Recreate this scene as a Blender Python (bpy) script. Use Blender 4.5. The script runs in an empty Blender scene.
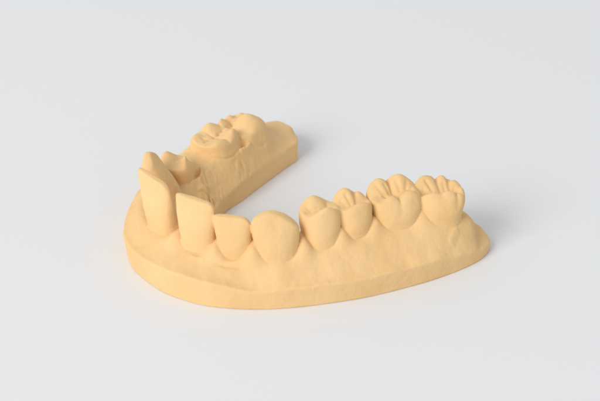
import bpy, math
import numpy as np

MM = 0.001                     # everything below is measured in millimetres and built at its real size
rng = np.random.default_rng(11)
STEP = 0.21

# ------------------------------------------------------------------ small numeric helpers
def catmull(pts, n=10, closed=False):
    P = np.array(pts, float); m = len(P); out = []
    rngi = range(m) if closed else range(m - 1)
    for i in rngi:
        if closed:
            a, b, c, d = P[(i-1) % m], P[i], P[(i+1) % m], P[(i+2) % m]
        else:
            a, b, c, d = P[max(i-1, 0)], P[i], P[i+1], P[min(i+2, m-1)]
        for k in range(n):
            t = k / n
            out.append(.5*((2*b) + (c-a)*t + (2*a-5*b+4*c-d)*t*t + (3*b-a-3*c+d)*t**3))
    if not closed: out.append(P[-1])
    return np.array(out)

def smin(a, b, k):
    h = np.clip(.5 + .5*(b-a)/k, 0, 1)
    return b*(1-h) + a*h - k*h*(1-h)
def smax(a, b, k): return -smin(-a, -b, k)
def sstep(a, b, x):
    t = np.clip((x-a)/(b-a), 0, 1); return t*t*(3-2*t)

def seg_dist(X, Y, poly, closed):
    """unsigned distance to a polyline, with arc parameter (in points) of the nearest place"""
    best = np.full(X.shape, 1e9); par = np.zeros(X.shape)
    n = len(poly)
    for i in range(n if closed else n-1):
        a = poly[i]; b = poly[(i+1) % n]; d = b-a
        L = max(d@d, 1e-9)
        t = np.clip(((X-a[0])*d[0] + (Y-a[1])*d[1])/L, 0, 1)
        q = (X-a[0]-t*d[0])**2 + (Y-a[1]-t*d[1])**2
        m = q < best
        best = np.where(m, q, best); par = np.where(m, i+t, par)
    return np.sqrt(best), par
def inside(X, Y, poly):
    c = np.zeros(X.shape, bool); n = len(poly)
    for i in range(n):
        x1, y1 = poly[i]; x2, y2 = poly[(i+1) % n]
        if y1 == y2: continue
        m = ((y1 > Y) != (y2 > Y)) & (X < (x2-x1)*(Y-y1)/(y2-y1)+x1)
        c ^= m
    return c
def blur(A, s):
    r = int(3*s)+1; k = np.exp(-.5*(np.arange(-r, r+1)/s)**2); k /= k.sum()
    for ax in (0, 1):
        P = np.pad(A, [(r, r) if i == ax else (0, 0) for i in (0, 1)], mode='edge')
        A = sum(k[j]*np.take(P, np.arange(j, j+A.shape[ax]), axis=ax) for j in range(2*r+1))
    return A
_tab = rng.random((32, 32, 32))*2-1
def noise3(x, y, z, s):
    x = x/s+100; y = y/s+100; z = z/s+100
    i = np.floor(x).astype(int); j = np.floor(y).astype(int); k = np.floor(z).astype(int)
    u = x-i; v = y-j; w = z-k
    u = u*u*(3-2*u); v = v*v*(3-2*v); w = w*w*(3-2*w)
    g = lambda a, b, c: _tab[(i+a) % 32, (j+b) % 32, (k+c) % 32]
    return (((g(0,0,0)*(1-u)+g(1,0,0)*u)*(1-v)+(g(0,1,0)*(1-u)+g(1,1,0)*u)*v)*(1-w) +
            ((g(0,0,1)*(1-u)+g(1,0,1)*u)*(1-v)+(g(0,1,1)*(1-u)+g(1,1,1)*u)*v)*w)

# ------------------------------------------------------------------ the plan of the cast
OUTER = [(-40.0,-23.5), (-38.9,-28.8), (-36.4,-33.6), (-30.9,-40.0), (-26.1,-43.3), (-20.4,-45.8), (-14,-47.0),
         (-7.5,-47.2), (0,-46.3), (7.0,-44.7), (13.1,-43.0), (18.0,-41.1), (22.6,-39.0), (29.0,-35.8), (36.0,-31.3), (40.8,-27.1), (42.9,-23.8)]
END_R = [(43.5,-20.8), (42.2,-18.0), (39.4,-14.2)]
INNER_R = [(35.6,-10.2), (32.0,-9.4), (27,-11.0), (18,-16.0), (8,-21.5), (0,-24.2), (-9,-24.0), (-15,-21.5), (-18.6,-17), (-19.4,-11.5),
           (-17.6,-5.9)]
INNER_L = [(-13.6,-0.2), (-9.8,6.0), (-6.4,11.1), (-2.8,16.7), (-0.9,19.2)]
END_L = [(-0.5,20.4), (-0.7,22.6), (-2.6,26.2), (-5.6,28.6), (-9.5,29.6)]
BACK_L = [(-15,28.0), (-22,22.5), (-29,13), (-35,3), (-38.4,-6), (-39.9,-15)]
PLAN = catmull(OUTER+END_R+INNER_R+INNER_L+END_L+BACK_L, 6, True)

# arch line through the necks: x, y, height of the gum margin there, half width of the ridge
ARCH = [(-4.6,25.5,7.2,3.2), (-8.2,21.0,7.9,3.8), (-13.6,13.8,10.4,4.9), (-20.2,6.8,11.2,4.9), (-24.8,0.2,10.9,3.8), (-28.6,-5.8,9.8,3.6),
        (-32.2,-12.5,9.5,3.2), (-33.4,-19.5,9.2,2.8), (-29.9,-27.8,8.6,2.6), (-22.0,-34.4,8.3,2.5), (-13.9,-37.6,8.3,2.4), (-5.0,-38.6,8.9,2.8),
        (4.2,-34.6,9.6,3.2), (11.2,-31.4,10.4,3.6), (20.6,-26.7,11.0,4.6), (31.0,-23.8,10.8,4.6), (35.6,-20.8,9.9,4.6), (38.0,-19.4,7.2,3.4), (40.0,-19.4,4.3,1.6)]
ARCHF = catmull(ARCH, 8)

# teeth: kind, neck centre (x,y,z), top centre (x,y,z), angle of the tooth row there (degrees, buccal side on its right), sizes
T = []
def tooth(**k): T.append(k)
# right-hand arm in the picture
tooth(kind='incisor', M=(-30.2,-27.3,8.6), T=(-32.5,-24.9,20.6), ang=-43, W=9.7, slope=-.14, drop=(1, 2.6, .85))
tooth(kind='incisor', M=(-22.0,-34.3,8.3), T=(-22.9,-32.8,19.6), ang=-23, W=9.4, slope=-.10, drop=(1, 2.6, .95))
tooth(kind='incisor', M=(-14.0,-37.4,8.3), T=(-14.8,-36.6,17.3), ang=-12, W=8.3, slope=.0, drop=(1, 1.6, .8))
tooth(kind='canine',  M=(-4.9,-38.6,8.8), T=(-5.6,-37.6,19.1), ang=6, W=10.8, tip=(-.7, .2))
tooth(kind='premolar', M=(4.4,-34.3,9.6), T=(4.2,-32.6,18.4), ang=20, W=9.0, B=9.0,
      cusps=[(.7,3.1,.15,.62,.95), (-.5,-2.6,.2,.75,.75,.7)], grooves=[([(-3,.3), (0,.0), (3,.5)], .45), ([(-2,.2), (-2.6,-1.3)], .3), ([(1.6,.3), (2.2,-1.3)], .35)])
tooth(kind='premolar', M=(11.5,-31.0,10.6), T=(11.4,-29.4,18.2), ang=22, W=8.6, B=9.2,
      cusps=[(.9,3.0,-.35,.45,1.1), (-.7,-2.4,.6,.9,.8,.8), (2.2,-1.8,-.35,1.0,.9,.4)],
      grooves=[([(-2.8,.5), (-.8,.7), (1.2,.5), (3,.9)], .5), ([(-.6,.6), (-1.1,-1.0)], .55), ([(-1.6,.6), (-2.4,-.5)], .5), ([(.8,.4), (1.0,-1.2), (1.3,-2.8)], .5)])
tooth(kind='molar', M=(20.9,-26.8,11.2), T=(20.8,-25.2,18.3), ang=17, W=12.0, B=11.2,
      cusps=[(-1.7,3.4,-.4,.75,.95,.4), (2.6,3.1,-.15,.6,.85,.35), (4.4,.4,-.8,.9,.8), (-2.6,-2.8,.55,.75,.65,.6), (2.2,-3.0,.85,.75,.65,.6)],
      grooves=[([(-4.0,.7), (-2.4,.9), (-.4,.2), (1.4,.3), (2.8,.2)], .35), ([(-.3,.2), (-.5,-1.6), (-.2,-4.4)], .75), ([(.1,.3), (.0,2.4), (.1,5)], .4), ([(-2.6,.8), (-3.3,-.8), (-3.7,-2.0)], .4), ([(-1.2,.3), (-1.7,-1.4)], .4), ([(1.3,.3), (1.2,-1.8)], .45), ([(2.7,.2), (3.4,-1.2)], .45), ([(-2.4,.9), (-2.3,2.4)], .35)])
tooth(kind='molar', M=(31.2,-24.4,10.9), T=(31.0,-23.2,17.7), ang=12, W=11.2, B=10.8, side=(.012, .075),
      cusps=[(-2.4,3.3,-.25,.42,1.1), (1.2,3.3,-.25,.5,1.1), (4.5,1.6,-.6,1.0,.8), (-2.5,-2.9,.5,.6,.62,.7), (1.5,-3.1,.1,.85,.7,.35), (3.9,-2.0,-.6,.8,.8,.4)],
      grooves=[([(-4,.7), (-2,1.1), (.2,.7), (2.2,.9), (3.6,-.2)], .7), ([(.2,.7), (-.1,-1.4), (.1,-4.5)], .6), ([(2.3,.9), (2.5,-1.2), (2.9,-4)], .45),
               ([(2.0,1.0), (2.9,2.4), (3.1,4.6)], .65), ([(-1.6,1.0), (-2.2,-.6), (-2.6,-1.8)], .55), ([(-2.6,1.1), (-3.6,.1)], .5), ([(-.6,.9), (-.9,2.4)], .35), ([(1.2,.8), (1.4,-1.6)], .35)])
# left-hand arm (its row runs from the back end towards the front)
tooth(kind='canine', M=(-31.7,-12.9,9.5), T=(-34.7,-13.0,20.3), ang=-98, W=6.8, tip=(.2, 0), deep=1)
tooth(kind='premolar', M=(-28.6,-5.9,9.4), T=(-29.0,-5.8,15.3), ang=-124, W=7.4, B=8.6,
      cusps=[(-.2,2.9,.3,.9,.9), (.1,-3.0,1.0,1.9,1.35,.1)], grooves=[([(-3,.2), (3,.4)], .3)])
tooth(kind='molar', M=(-20.2,6.8,10.4), T=(-20.5,6.9,15.0), ang=-124, W=11.0, B=10.6, neck=.50, floor=1.3,
      cusps=[(3.2,3.2,-.6,.4,.7), (-2.2,3.2,.5,.65,.8), (2.7,-3.4,-.4,.35,.7), (-2.9,-3.4,.35,.6,.8)],
      grooves=[([(-3.6,.3), (0,-.2), (3.4,.4)], .55), ([(.1,-.2), (.4,-4.5)], .3), ([(.1,0), (0,4.5)], .5), ([(-1.8,0), (-2.4,-1.8)], .4), ([(1.8,.2), (2.6,1.6)], .35)])
tooth(kind='molar', M=(-13.9,14.0,9.6), T=(-14.6,14.2,14.3), ang=-127, W=11.4, B=11.4, neck=.49, floor=1.2,
      cusps=[(3.9,3.9,1.1,.75,.85), (-.6,3.9,-.1,.9,1.0), (-1.4,-1.5,1.5,.85,.75,1.0), (-3.6,2.6,-.3,.9,.9)],
      grooves=[([(3.6,1.2), (1.4,1.4), (-1.5,1.8), (-4,1.2)], .7), ([(1.3,1.8), (1.3,4.6)], .5)])

def interp(h, hs, vs): return sum(w*np.interp(h+d, hs, vs) for d, w in ((-.16,.1), (-.08,.22), (0,.36), (.08,.22), (.16,.1)))

def tooth_field(t, X, Y, Z):
    M = np.array(t['M']); Tt = np.array(t['T']); H = Tt[2]-M[2]
    h = (Z-M[2])/H
    hc = np.clip(h, -1.2, 1.3)
    ox = X-(M[0]+(Tt[0]-M[0])*hc); oy = Y-(M[1]+(Tt[1]-M[1])*hc)
    a = math.radians(t['ang']); ca, sa = math.cos(a), math.sin(a)
    p = ox*ca+oy*sa; q = ox*sa-oy*ca          # q > 0 : towards cheek / lip
    W = t['W']; kind = t['kind']
    hn = np.clip(-h*H, 0, 8)                   # mm below the margin
    sh = 1-.03*hn
    if kind == 'incisor':
        w = W*interp(h, [0, .2, .45, .75, .95, 1.05], [.40, .43, .475, .5, .49, .48])*sh
        tb = interp(h, [0, .2, .45, .75, 1], [2.8, 2.95, 2.5, 1.6, .72])*sh
        tl = interp(h, [0, .2, .45, .75, 1], [2.9, 2.8, 1.9, 1.1, .65])*sh
        n = 2.5
        s, hh, r = t['drop']
        top = Tt[2]+t['slope']*p-hh*np.clip((s*p-W*.5*r*.72)/(W*.28), 0, 2)**2 - .5*np.clip((-s*p-W*.42)/(W*.10), 0, 2)**2
        ft = (Z-top)*.85; k = .32
        if s > 0: pass
    elif kind == 'canine':
        w = W*interp(h, [0, .2, .45, .7, .85, 1.05], [.39, .43, .48, .49, .46, .40])*sh
        tb = interp(h, [0, .2, .45, .75, 1], [3.3, 3.6, 3.3, 2.3, 1.1])*sh
        tl = interp(h, [0, .2, .45, .75, 1], [3.6, 3.6, 2.8, 1.8, 1.0])*sh
        if t.get('deep'): tl = interp(h, [0, .2, .45, .75, 1], [4.6, 4.4, 3.4, 1.9, .55])*sh; tb = interp(h, [0, .2, .45, .75, 1], [3.3, 3.6, 3.2, 2.0, .5])*sh
        n = 2.3
        tx = t['tip'][0]
        dp = p-tx
        top = Tt[2]-np.where(dp > 0, .30, .20)*(2.2 if t.get('deep') else 1)*np.sqrt(dp*dp+.5)-.05*dp*dp+.15
        ft = (Z-top)*.85; k = .6
    else:
        B = t['B']
        hs = [0, .2, .5, .75, 1, 1.15]
        nk = t.get('neck', .42)
        w = W*interp(h, hs, [nk, max(nk, .44), .50, .495, .45, .42])*sh
        bo = B*interp(h, hs, [max(.44, nk), .485, .50, .455, .385, .35])*sh
        li = B*interp(h, hs, [max(.43, nk+.01), max(.47, nk+.01), .49, .46, .40, .37])*sh
        tb, tl = bo, li
        n = 2.7 if kind == 'molar' else 2.35
        top = None
        for cu in t['cusps']:
            cp, cq, dz, sp, sq = cu[:5]
            rd = cu[5] if len(cu) > 5 else .3
            c = Tt[2]+dz-(np.sqrt(((p-cp)*sp)**2+((q-cq)*sq)**2+rd)-math.sqrt(rd))
            top = c if top is None else smax(top, c, .2)
        # worn floor of the crown, so that the grooves do not run too deep
        top = smax(top, np.full_like(p, Tt[2]-t.get('floor', 1.6)), .5)
        for pts, dep in t.get('grooves', ()):
            gd, _ = seg_dist(p, q, np.array(pts, float), False)
            top = top-.8*dep*np.exp(-(gd/.42)**2)
        ft = (Z-top)*.8; k = .48 if kind == 'molar' else .42
    tq = np.where(q > 0, tb, tl)
    rho = ((np.abs(p)/w)**n+(np.abs(q)/tq)**n+1e-9)**(1/n)
    if kind == 'molar':      # developmental groove down the cheek side
        g = np.exp(-(((p-(.0))/.75)**2))*sstep(.25, .8, h)
        s1, s2 = t.get('side', (.06, .018))
        rho = rho+s1*g*(q > 0)
        g2 = np.exp(-(((p-3.0)/.7)**2))*sstep(.3, .8, h)
        rho = rho+s2*g2*(q > 0)
    fl = (rho-1)*np.minimum(w, tq)*1.0
    return smax(fl, ft, k)

# ------------------------------------------------------------------ sample the solid on a grid
gx = np.arange(-41.5, 45.2, STEP); gy = np.arange(-48.8, 31.2, STEP); gz = np.arange(-.9, 21.6, STEP)
X2, Y2 = np.meshgrid(gx, gy, indexing='ij')
dpl, _ = seg_dist(X2, Y2, PLAN, True)
ins = inside(X2, Y2, PLAN)
sd = np.where(ins, -dpl, dpl)
dar, par = seg_dist(X2, Y2, ARCHF[:, :2], False)
idx = np.arange(len(ARCHF))
zm = np.interp(par, idx, ARCHF[:, 2]); hw = np.interp(par, idx, ARCHF[:, 3])
# is a place on the lip side of the arch line or on the tongue side
i0 = np.clip(par.astype(int), 0, len(ARCHF)-2)
tx = ARCHF[i0+1, 0]-ARCHF[i0, 0]; ty = ARCHF[i0+1, 1]-ARCHF[i0, 1]
side = tx*(Y2-ARCHF[i0, 1])-ty*(X2-ARCHF[i0, 0])     # < 0 : lip side
lip = 1/(1+np.exp(np.clip(side*4, -50, 50)))
lipz = np.interp(X2, [-38, -30, -20, -14, -9, 0, 12, 24, 31, 37, 41, 43.5], [6.0, 6.6, 6.5, 5.5, 4.8, 5.0, 5.3, 5.1, 5.1, 3.8, 2.3, 1.7])
lipz = np.where(Y2 > 0, 6.0, lipz)
tonz = np.where(X2 < -5, np.interp(Y2, [-16, -11, -5, 1, 8], [2.8, 3.3, 4.5, 5.3, 5.4]), np.interp(X2, [33, 37, 40, 42], [5.2, 4.4, 2.7, 1.6]))
tonz = blur(tonz, 6)
lipz = lipz+.42*noise3(X2, Y2, 0*X2+21, 7.0)+.14*noise3(X2, Y2, 0*X2+23, 2.6)
tonz = tonz+.30*noise3(X2, Y2, 0*X2+25, 6.0)
ledge = lipz*lip+tonz*(1-lip)
De = np.where(ins, dpl, 0); Dt = np.maximum(dar-hw, 0)
tt = De/(De+Dt+1e-6)
prof = .30*tt+.70*sstep(.12, .98, tt)
prof_l = .75*tt+.25*sstep(0, 1, tt)
H = ledge+(zm-ledge)*(prof*lip+prof_l*(1-lip))
H = blur(H, 2.2)
# pointed gum between neighbouring teeth
row = [8, 0, 1, 2, 3, 4, 5, 6, 7]
def bump(cx, cy, amp, s):
    global H
    H = H+amp*np.exp(-((X2-cx)**2+(Y2-cy)**2)/(2*s*s))
ROW = [0, 1, 2, 3, 4, 5, 6, 7]
PAP = [2.2, 3.0, 3.4, 3.4, 3.3, 3.0, 3.0]
for i, j in zip(ROW[:-1], ROW[1:]):
    A, B = np.array(T[i]['M']), np.array(T[j]['M'])
    wa, wb = T[i]['W'], T[j]['W']
    c = A+(B-A)*wa/(wa+wb)
    a = math.radians((T[i]['ang']+T[j]['ang'])/2)
    dx = X2-c[0]; dy = Y2-c[1]
    pp = dx*math.cos(a)+dy*math.sin(a); qq = dx*math.sin(a)-dy*math.cos(a)
    hi = PAP[i]
    H = H+hi*np.exp(-(pp/2.1)**2)*np.exp(-((qq-.6)/3.9)**4)
# root eminences under the front teeth
for i, amp in ((2, .15), (3, .25), (4, .2), (1, .2)):
    A = np.array(T[i]['M']); a = math.radians(T[i]['ang'])
    for q in (4.6, 5.8):
        bump(A[0]+math.sin(a)*q, A[1]-math.cos(a)*q, amp, 1.6)
# unevenness of the poured plaster, and the rough patch behind the front teeth
H = H+.16*noise3(X2, Y2, 0*X2, 5.5)+.11*noise3(X2, Y2, 0*X2+9, 2.3)+.05*noise3(X2, Y2, 0*X2+12, 1.0)
rough = np.exp(-(((X2+21.6)/3.2)**2+((Y2+8.2)/4.2)**2))+.28*np.exp(-(((X2+13.8)/2.2)**2+((Y2-3.2)/4.5)**2))
wx = X2+.9*noise3(X2, Y2, 0*X2+3, 2.0); wy = Y2+.9*noise3(X2, Y2, 0*X2+5, 2.0)
H = H+rough*(.62*(np.abs(noise3(wx, wy, 0*X2+2, 1.05))-.25)*2.6+.35*noise3(wx, wy, 0*X2+7, .75))
# a shelf line on the lip side and a nick under the second incisor
def crease(pts, amp, s):
    global H
    d, _ = seg_dist(X2, Y2, catmull(pts, 6), False)
    H = H+amp*np.exp(-(d/s)**2)
crease([(-23.5,-38.6), (-19.5,-40.3), (-16.0,-41.0), (-12.8,-41.4)], .30, .5)
crease([(-20.3,-40.0), (-16.6,-41.4), (-12.9,-42.1)], -.42, .5)
crease([(35.0,-28.6), (34.2,-29.4), (33.5,-30.3)], .5, .4)     # little fold below the last molar
crease([(35.4,-29.2), (34.7,-30.0)], -.3, .4)
crease([(-14.0,5.2), (-12.6,6.9), (-11.9,8.9), (-12.3,9.9)], .75, .45)                          # crumbs beside the far molars
crease([(-14.8,6.1), (-13.5,7.6), (-12.9,8.8)], -.9, .45)
crease([(-8.4,11.6), (-7.5,13.4), (-7.9,15.0)], .55, .5)
crease([(-24.8,-7.9), (-23.5,-6.6), (-22.8,-5.0), (-23.2,-3.4)], .75, .45)
crease([(-24.4,-5.4), (-23.8,-4.3)], -1.1, .42)

X, Y, Z = np.meshgrid(gx, gy, gz, indexing='ij')
X = X.astype(np.float32); Y = Y.astype(np.float32); Z = Z.astype(np.float32)
gH = np.gradient(H, STEP)
nrm = np.sqrt(1+blur(gH[0], 1.5)**2+blur(gH[1], 1.5)**2)
fH = (Z-H[:, :, None].astype(np.float32))/nrm[:, :, None].astype(np.float32)
taper = (np.interp(X, [-40, -22], [.75, .13])*(5.5-Z)/5.5).astype(np.float32)                 # the trimmed wall leans in a little at the foot
fW = sd[:, :, None].astype(np.float32)+np.clip(taper, 0, 1)*3*0.35
body = smax(fH, fW, .55)
label = np.where(fW > fH+.05, 0, 1).astype(np.int8)          # 0 base, 1 gum, 2.. teeth
own = body.copy()
teeth_f = np.full(body.shape, 50, np.float32)
tl = np.zeros(body.shape, np.int8)
for n, t in enumerate(T):
    r = max(t['W'], t.get('B', 8))*.5+3
    cx = [min(t['M'][0], t['T'][0])-r, max(t['M'][0], t['T'][0])+r]
    cy = [min(t['M'][1], t['T'][1])-r, max(t['M'][1], t['T'][1])+r]
    si = slice(max(0, np.searchsorted(gx, cx[0])), np.searchsorted(gx, cx[1]))
    sj = slice(max(0, np.searchsorted(gy, cy[0])), np.searchsorted(gy, cy[1]))
    sk = slice(np.searchsorted(gz, 4.0), len(gz))
    f = tooth_field(t, X[si, sj, sk].astype(float), Y[si, sj, sk].astype(float), Z[si, sj, sk].astype(float)).astype(np.float32)
    sub = teeth_f[si, sj, sk]; ls = tl[si, sj, sk]
    ls[f < sub] = n+2
    teeth_f[si, sj, sk] = smin(f, sub, .18)
label = np.where((teeth_f < body) & (tl > 0), tl, label)
kb = np.where((tl == 12) | (tl == 13), 1.6, .85).astype(np.float32)
F = smin(body, teeth_f, kb)
F = F+.19*np.exp(-((teeth_f-body-.05)/.24)**2)*(np.abs(F) < 1.2)   # the thin furrow along each gum margin
F = np.maximum(F, -Z)                                         # trimmed flat underneath

# ------------------------------------------------------------------ surface nets
def surface_nets(F):
    s = F < 0
    nx, ny, nz = F.shape
    P = np.zeros((nx-1, ny-1, nz-1, 3), np.float32); C = np.zeros((nx-1, ny-1, nz-1), np.int8)
    ed = []
    corners = [(a, b, c) for a in (0, 1) for b in (0, 1) for c in (0, 1)]
    S = lambda A, o: A[o[0]:o[0]+nx-1, o[1]:o[1]+ny-1, o[2]:o[2]+nz-1]
    cnt = sum(S(s, o).astype(np.int8) for o in corners)
    act = np.argwhere((cnt > 0) & (cnt < 8))
    vid = np.full((nx-1, ny-1, nz-1), -1, np.int32); vid[tuple(act.T)] = np.arange(len(act))
    acc = np.zeros((len(act), 3)); num = np.zeros(len(act))
    for o in corners:
        for ax in range(3):
            if o[ax]: continue
            o2 = list(o); o2[ax] = 1
            a = F[act[:, 0]+o[0], act[:, 1]+o[1], act[:, 2]+o[2]].astype(float)
            b = F[act[:, 0]+o2[0], act[:, 1]+o2[1], act[:, 2]+o2[2]].astype(float)
            m = (a < 0) != (b < 0)
            t = np.where(m, a/np.where(m, a-b, 1), 0)
            q = np.tile(np.array(o, float), (len(act), 1)); q[:, ax] = t
            acc += q*m[:, None]; num += m
    V = act+acc/num[:, None]
    faces = []
    for ax in range(3):
        u, v = (ax+1) % 3, (ax+2) % 3
        a = np.take(s, range(F.shape[ax]-1), axis=ax); b = np.take(s, range(1, F.shape[ax]), axis=ax)
        e = np.argwhere(a != b)
        ok = (e[:, u] > 0) & (e[:, v] > 0) & (e[:, u] < F.shape[u]-1) & (e[:, v] < F.shape[v]-1)
        e = e[ok]
        def at(du, dv):
            c = e.copy(); c[:, u] += du; c[:, v] += dv
            return vid[c[:, 0], c[:, 1], c[:, 2]]
        q = np.stack([at(-1, -1), at(0, -1), at(0, 0), at(-1, 0)], 1)
        flip = ~a[tuple(e.T)]
        q[flip] = q[flip][:, ::-1]
        faces.append(q)
    return V, np.concatenate(faces), act

V, Q, act = surface_nets(F)
def sample(A, p):
    p = np.clip(p, 0, np.array(A.shape)-1.001); i = p.astype(int); f = p-i; out = 0
    for a in (0, 1):
        for b in (0, 1):
            for c in (0, 1):
                w = (f[:, 0] if a else 1-f[:, 0])*(f[:, 1] if b else 1-f[:, 1])*(f[:, 2] if c else 1-f[:, 2])
                out = out+w*A[i[:, 0]+a, i[:, 1]+b, i[:, 2]+c]
    return out
for _ in range(3):             # settle the points onto the surface itself
    e = .5
    g = np.stack([(sample(F, V+np.eye(3)[k]*e)-sample(F, V-np.eye(3)[k]*e))/(2*e) for k in range(3)], 1)
    d = sample(F, V)[:, None]*g/np.maximum((g*g).sum(1)[:, None], .02)
    V = V-np.clip(d, -.25, .25)*.7
vl = label[np.clip(np.round(V[:, 0]).astype(int), 0, len(gx)-1), np.clip(np.round(V[:, 1]).astype(int), 0, len(gy)-1),
           np.clip(np.round(V[:, 2]).astype(int), 0, len(gz)-1)]
W3 = V*STEP+np.array([gx[0], gy[0], gz[0]])

def vnormals(P):
    n = np.cross(P[Q[:, 2]]-P[Q[:, 0]], P[Q[:, 3]]-P[Q[:, 1]])
    N = np.zeros_like(P)
    for k in range(4): np.add.at(N, Q[:, k], n)
    return N/np.maximum(np.linalg.norm(N, axis=1)[:, None], 1e-12)
N = vnormals(W3)
up = W3[:, 2] > .4
amp = .075*noise3(*W3.T, 3.4)+.035*noise3(*(W3.T+31), 1.3)+.02*noise3(*(W3.T+57), .6)
st = W3.copy(); st[:, 2] *= .18
amp = amp+.03*noise3(*(st.T+11), .9)*((vl >= 2) & (vl <= 5))          # faint upright lines on the front teeth
W3 = W3+N*(amp*up)[:, None]
W3[:, 2] = np.maximum(W3[:, 2], 0.0)
N = vnormals(W3)
# majority label per face; keeps every patch of faces with one part
fl = np.sort(vl[Q], axis=1)[:, 1].astype(int)

# ------------------------------------------------------------------ materials
def plaster():
    m = bpy.data.materials.new('yellow_plaster'); m.use_nodes = True
    nt = m.node_tree; b = nt.nodes['Principled BSDF']
    tc = nt.nodes.new('ShaderNodeTexCoord')
    n1 = nt.nodes.new('ShaderNodeTexNoise'); n1.inputs['Scale'].default_value = 90; n1.inputs['Detail'].default_value = 5
    r = nt.nodes.new('ShaderNodeValToRGB')
    r.color_ramp.elements[0].position = .3; r.color_ramp.elements[0].color = (.79, .525, .235, 1)
    r.color_ramp.elements[1].position = .7; r.color_ramp.elements[1].color = (.86, .59, .295, 1)
    n2 = nt.nodes.new('ShaderNodeTexNoise'); n2.inputs['Scale'].default_value = 1300; n2.inputs['Detail'].default_value = 6
    n2.inputs['Roughness'].default_value = .65
    bp = nt.nodes.new('ShaderNodeBump'); bp.inputs['Strength'].default_value = .4; bp.inputs['Distance'].default_value = .0003
    L = nt.links.new
    L(tc.outputs['Object'], n1.inputs['Vector']); L(tc.outputs['Object'], n2.inputs['Vector'])
    L(n1.outputs['Fac'], r.inputs['Fac']); L(r.outputs['Color'], b.inputs['Base Color'])
    L(n2.outputs['Fac'], bp.inputs['Height']); L(bp.outputs['Normal'], b.inputs['Normal'])
    b.inputs['Roughness'].default_value = .7; b.inputs['Specular IOR Level'].default_value = .35; b.inputs['Diffuse Roughness'].default_value = .2
    return m
def paper():
    m = bpy.data.materials.new('white_paper'); m.use_nodes = True
    nt = m.node_tree; b = nt.nodes['Principled BSDF']
    tc = nt.nodes.new('ShaderNodeTexCoord')
    n2 = nt.nodes.new('ShaderNodeTexNoise'); n2.inputs['Scale'].default_value = 900; n2.inputs['Detail'].default_value = 4
    bp = nt.nodes.new('ShaderNodeBump'); bp.inputs['Strength'].default_value = .05; bp.inputs['Distance'].default_value = .0002
    nt.links.new(tc.outputs['Object'], n2.inputs['Vector']); nt.links.new(n2.outputs['Fac'], bp.inputs['Height'])
    nt.links.new(bp.outputs['Normal'], b.inputs['Normal'])
    b.inputs['Base Color'].default_value = (.80, .81, .825, 1)
    b.inputs['Roughness'].default_value = .7; b.inputs['Specular IOR Level'].default_value = .2
    return m
MP, MW = plaster(), paper()
col = bpy.context.scene.collection

# ------------------------------------------------------------------ the cast: one thing, its block, gum and teeth as parts
root = bpy.data.objects.new('dental_cast', None); col.objects.link(root)
root['label'] = 'yellow plaster cast of a jaw with twelve teeth on a horseshoe base'
root['category'] = 'dental cast'
root.empty_display_size = .01
def part(name, code, lab=None):
    q = Q[fl == code]
    used, inv = np.unique(q, return_inverse=True)
    me = bpy.data.meshes.new(name)
    me.from_pydata((W3[used]*MM).tolist(), [], inv.reshape(-1, 4).tolist())
    me.polygons.foreach_set('use_smooth', [True]*len(q))
    me.materials.append(MP)
    me.normals_split_custom_set_from_vertices(N[used].tolist())
    me.update()
    o = bpy.data.objects.new(name, me); col.objects.link(o); o.parent = root
    if lab: o['label'] = lab
    return o
part('base', 0, 'flat horseshoe plaster block with smooth trimmed walls')
part('gum', 1, 'sloping gum ridge with rough patch behind the front teeth')
LAB = ['tall front tooth with a slanting edge, leftmost of the row', 'broad front tooth with a slanting straight edge',
       'short front tooth with a nearly level edge', 'wide pointed tooth at the bend of the near arm',
       'two-cusped tooth next to the wide pointed one', 'smaller two-cusped tooth before the big molars',
       'largest molar with five cusps on the near arm', 'last molar on the near arm',
       'pointed tooth behind the tall front tooth', 'worn tooth with a sharp inner spike before the gap',
       'low flat molar after the gap on the far arm', 'domed last molar on the far arm']
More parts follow.
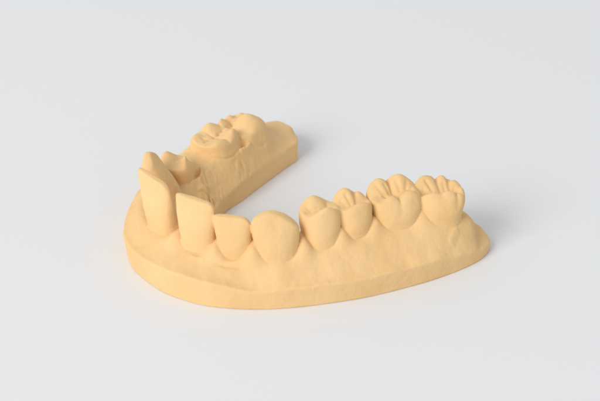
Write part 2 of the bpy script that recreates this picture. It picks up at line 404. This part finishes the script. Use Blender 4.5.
for n, t in enumerate(T):
    part({'incisor': 'incisor', 'canine': 'canine', 'premolar': 'premolar', 'molar': 'molar'}[t['kind']], n+2, LAB[n])

# ------------------------------------------------------------------ white paper it stands on
me = bpy.data.meshes.new('table_surface')
ys = [(-.9, 0)]+[(1.1+.5*math.sin(a), .5-.5*math.cos(a)) for a in np.linspace(0, math.pi/2, 14)]+[(1.6, 1.6)]
vs = []; fs = []
for (y, z) in ys: vs += [(-1.6, y, z), (1.6, y, z)]
for i in range(len(ys)-1): fs.append((2*i, 2*i+1, 2*i+3, 2*i+2))
me.from_pydata(vs, [], fs); me.materials.append(MW)
me.polygons.foreach_set('use_smooth', [True]*len(fs))
ts = bpy.data.objects.new('table_surface', me); col.objects.link(ts); ts['kind'] = 'structure'
ts.location.z = -.00002

# ------------------------------------------------------------------ studio light
sc = bpy.context.scene
w = bpy.data.worlds.new('World'); sc.world = w; w.use_nodes = True
bg = w.node_tree.nodes['Background']; bg.inputs['Color'].default_value = (.97, .985, 1, 1); bg.inputs['Strength'].default_value = .625
from mathutils import Vector
def lamp(name, loc, size, power, colr, target=(0, -.01, .005)):
    l = bpy.data.lights.new(name, 'AREA'); l.shape = 'RECTANGLE'; l.size, l.size_y = size
    l.energy = power; l.color = colr
    o = bpy.data.objects.new(name, l); col.objects.link(o); o.location = loc
    o.rotation_euler = (Vector(target)-Vector(loc)).to_track_quat('-Z', 'Y').to_euler()
    return o
lamp('softbox_lamp', (-1.22, -1.34, 1.14), (1.1, 1.1), 32.0, (1, .98, .955))

# ------------------------------------------------------------------ camera
cam = bpy.data.cameras.new('camera'); co = bpy.data.objects.new('camera', cam); col.objects.link(co)
cam.lens = 100; cam.sensor_width = 36; cam.clip_start = .01; cam.clip_end = 20
co.location = (0, -.4*math.cos(math.radians(30)), .4*math.sin(math.radians(30)))
co.rotation_euler = (math.radians(60), 0, 0)
cam.dof.use_dof = True; cam.dof.focus_distance = .382; cam.dof.aperture_fstop = 22
sc.camera = co
sc.view_settings.view_transform = 'Standard'; sc.view_settings.look = 'None'
sc.view_settings.exposure = 0; sc.view_settings.gamma = 1
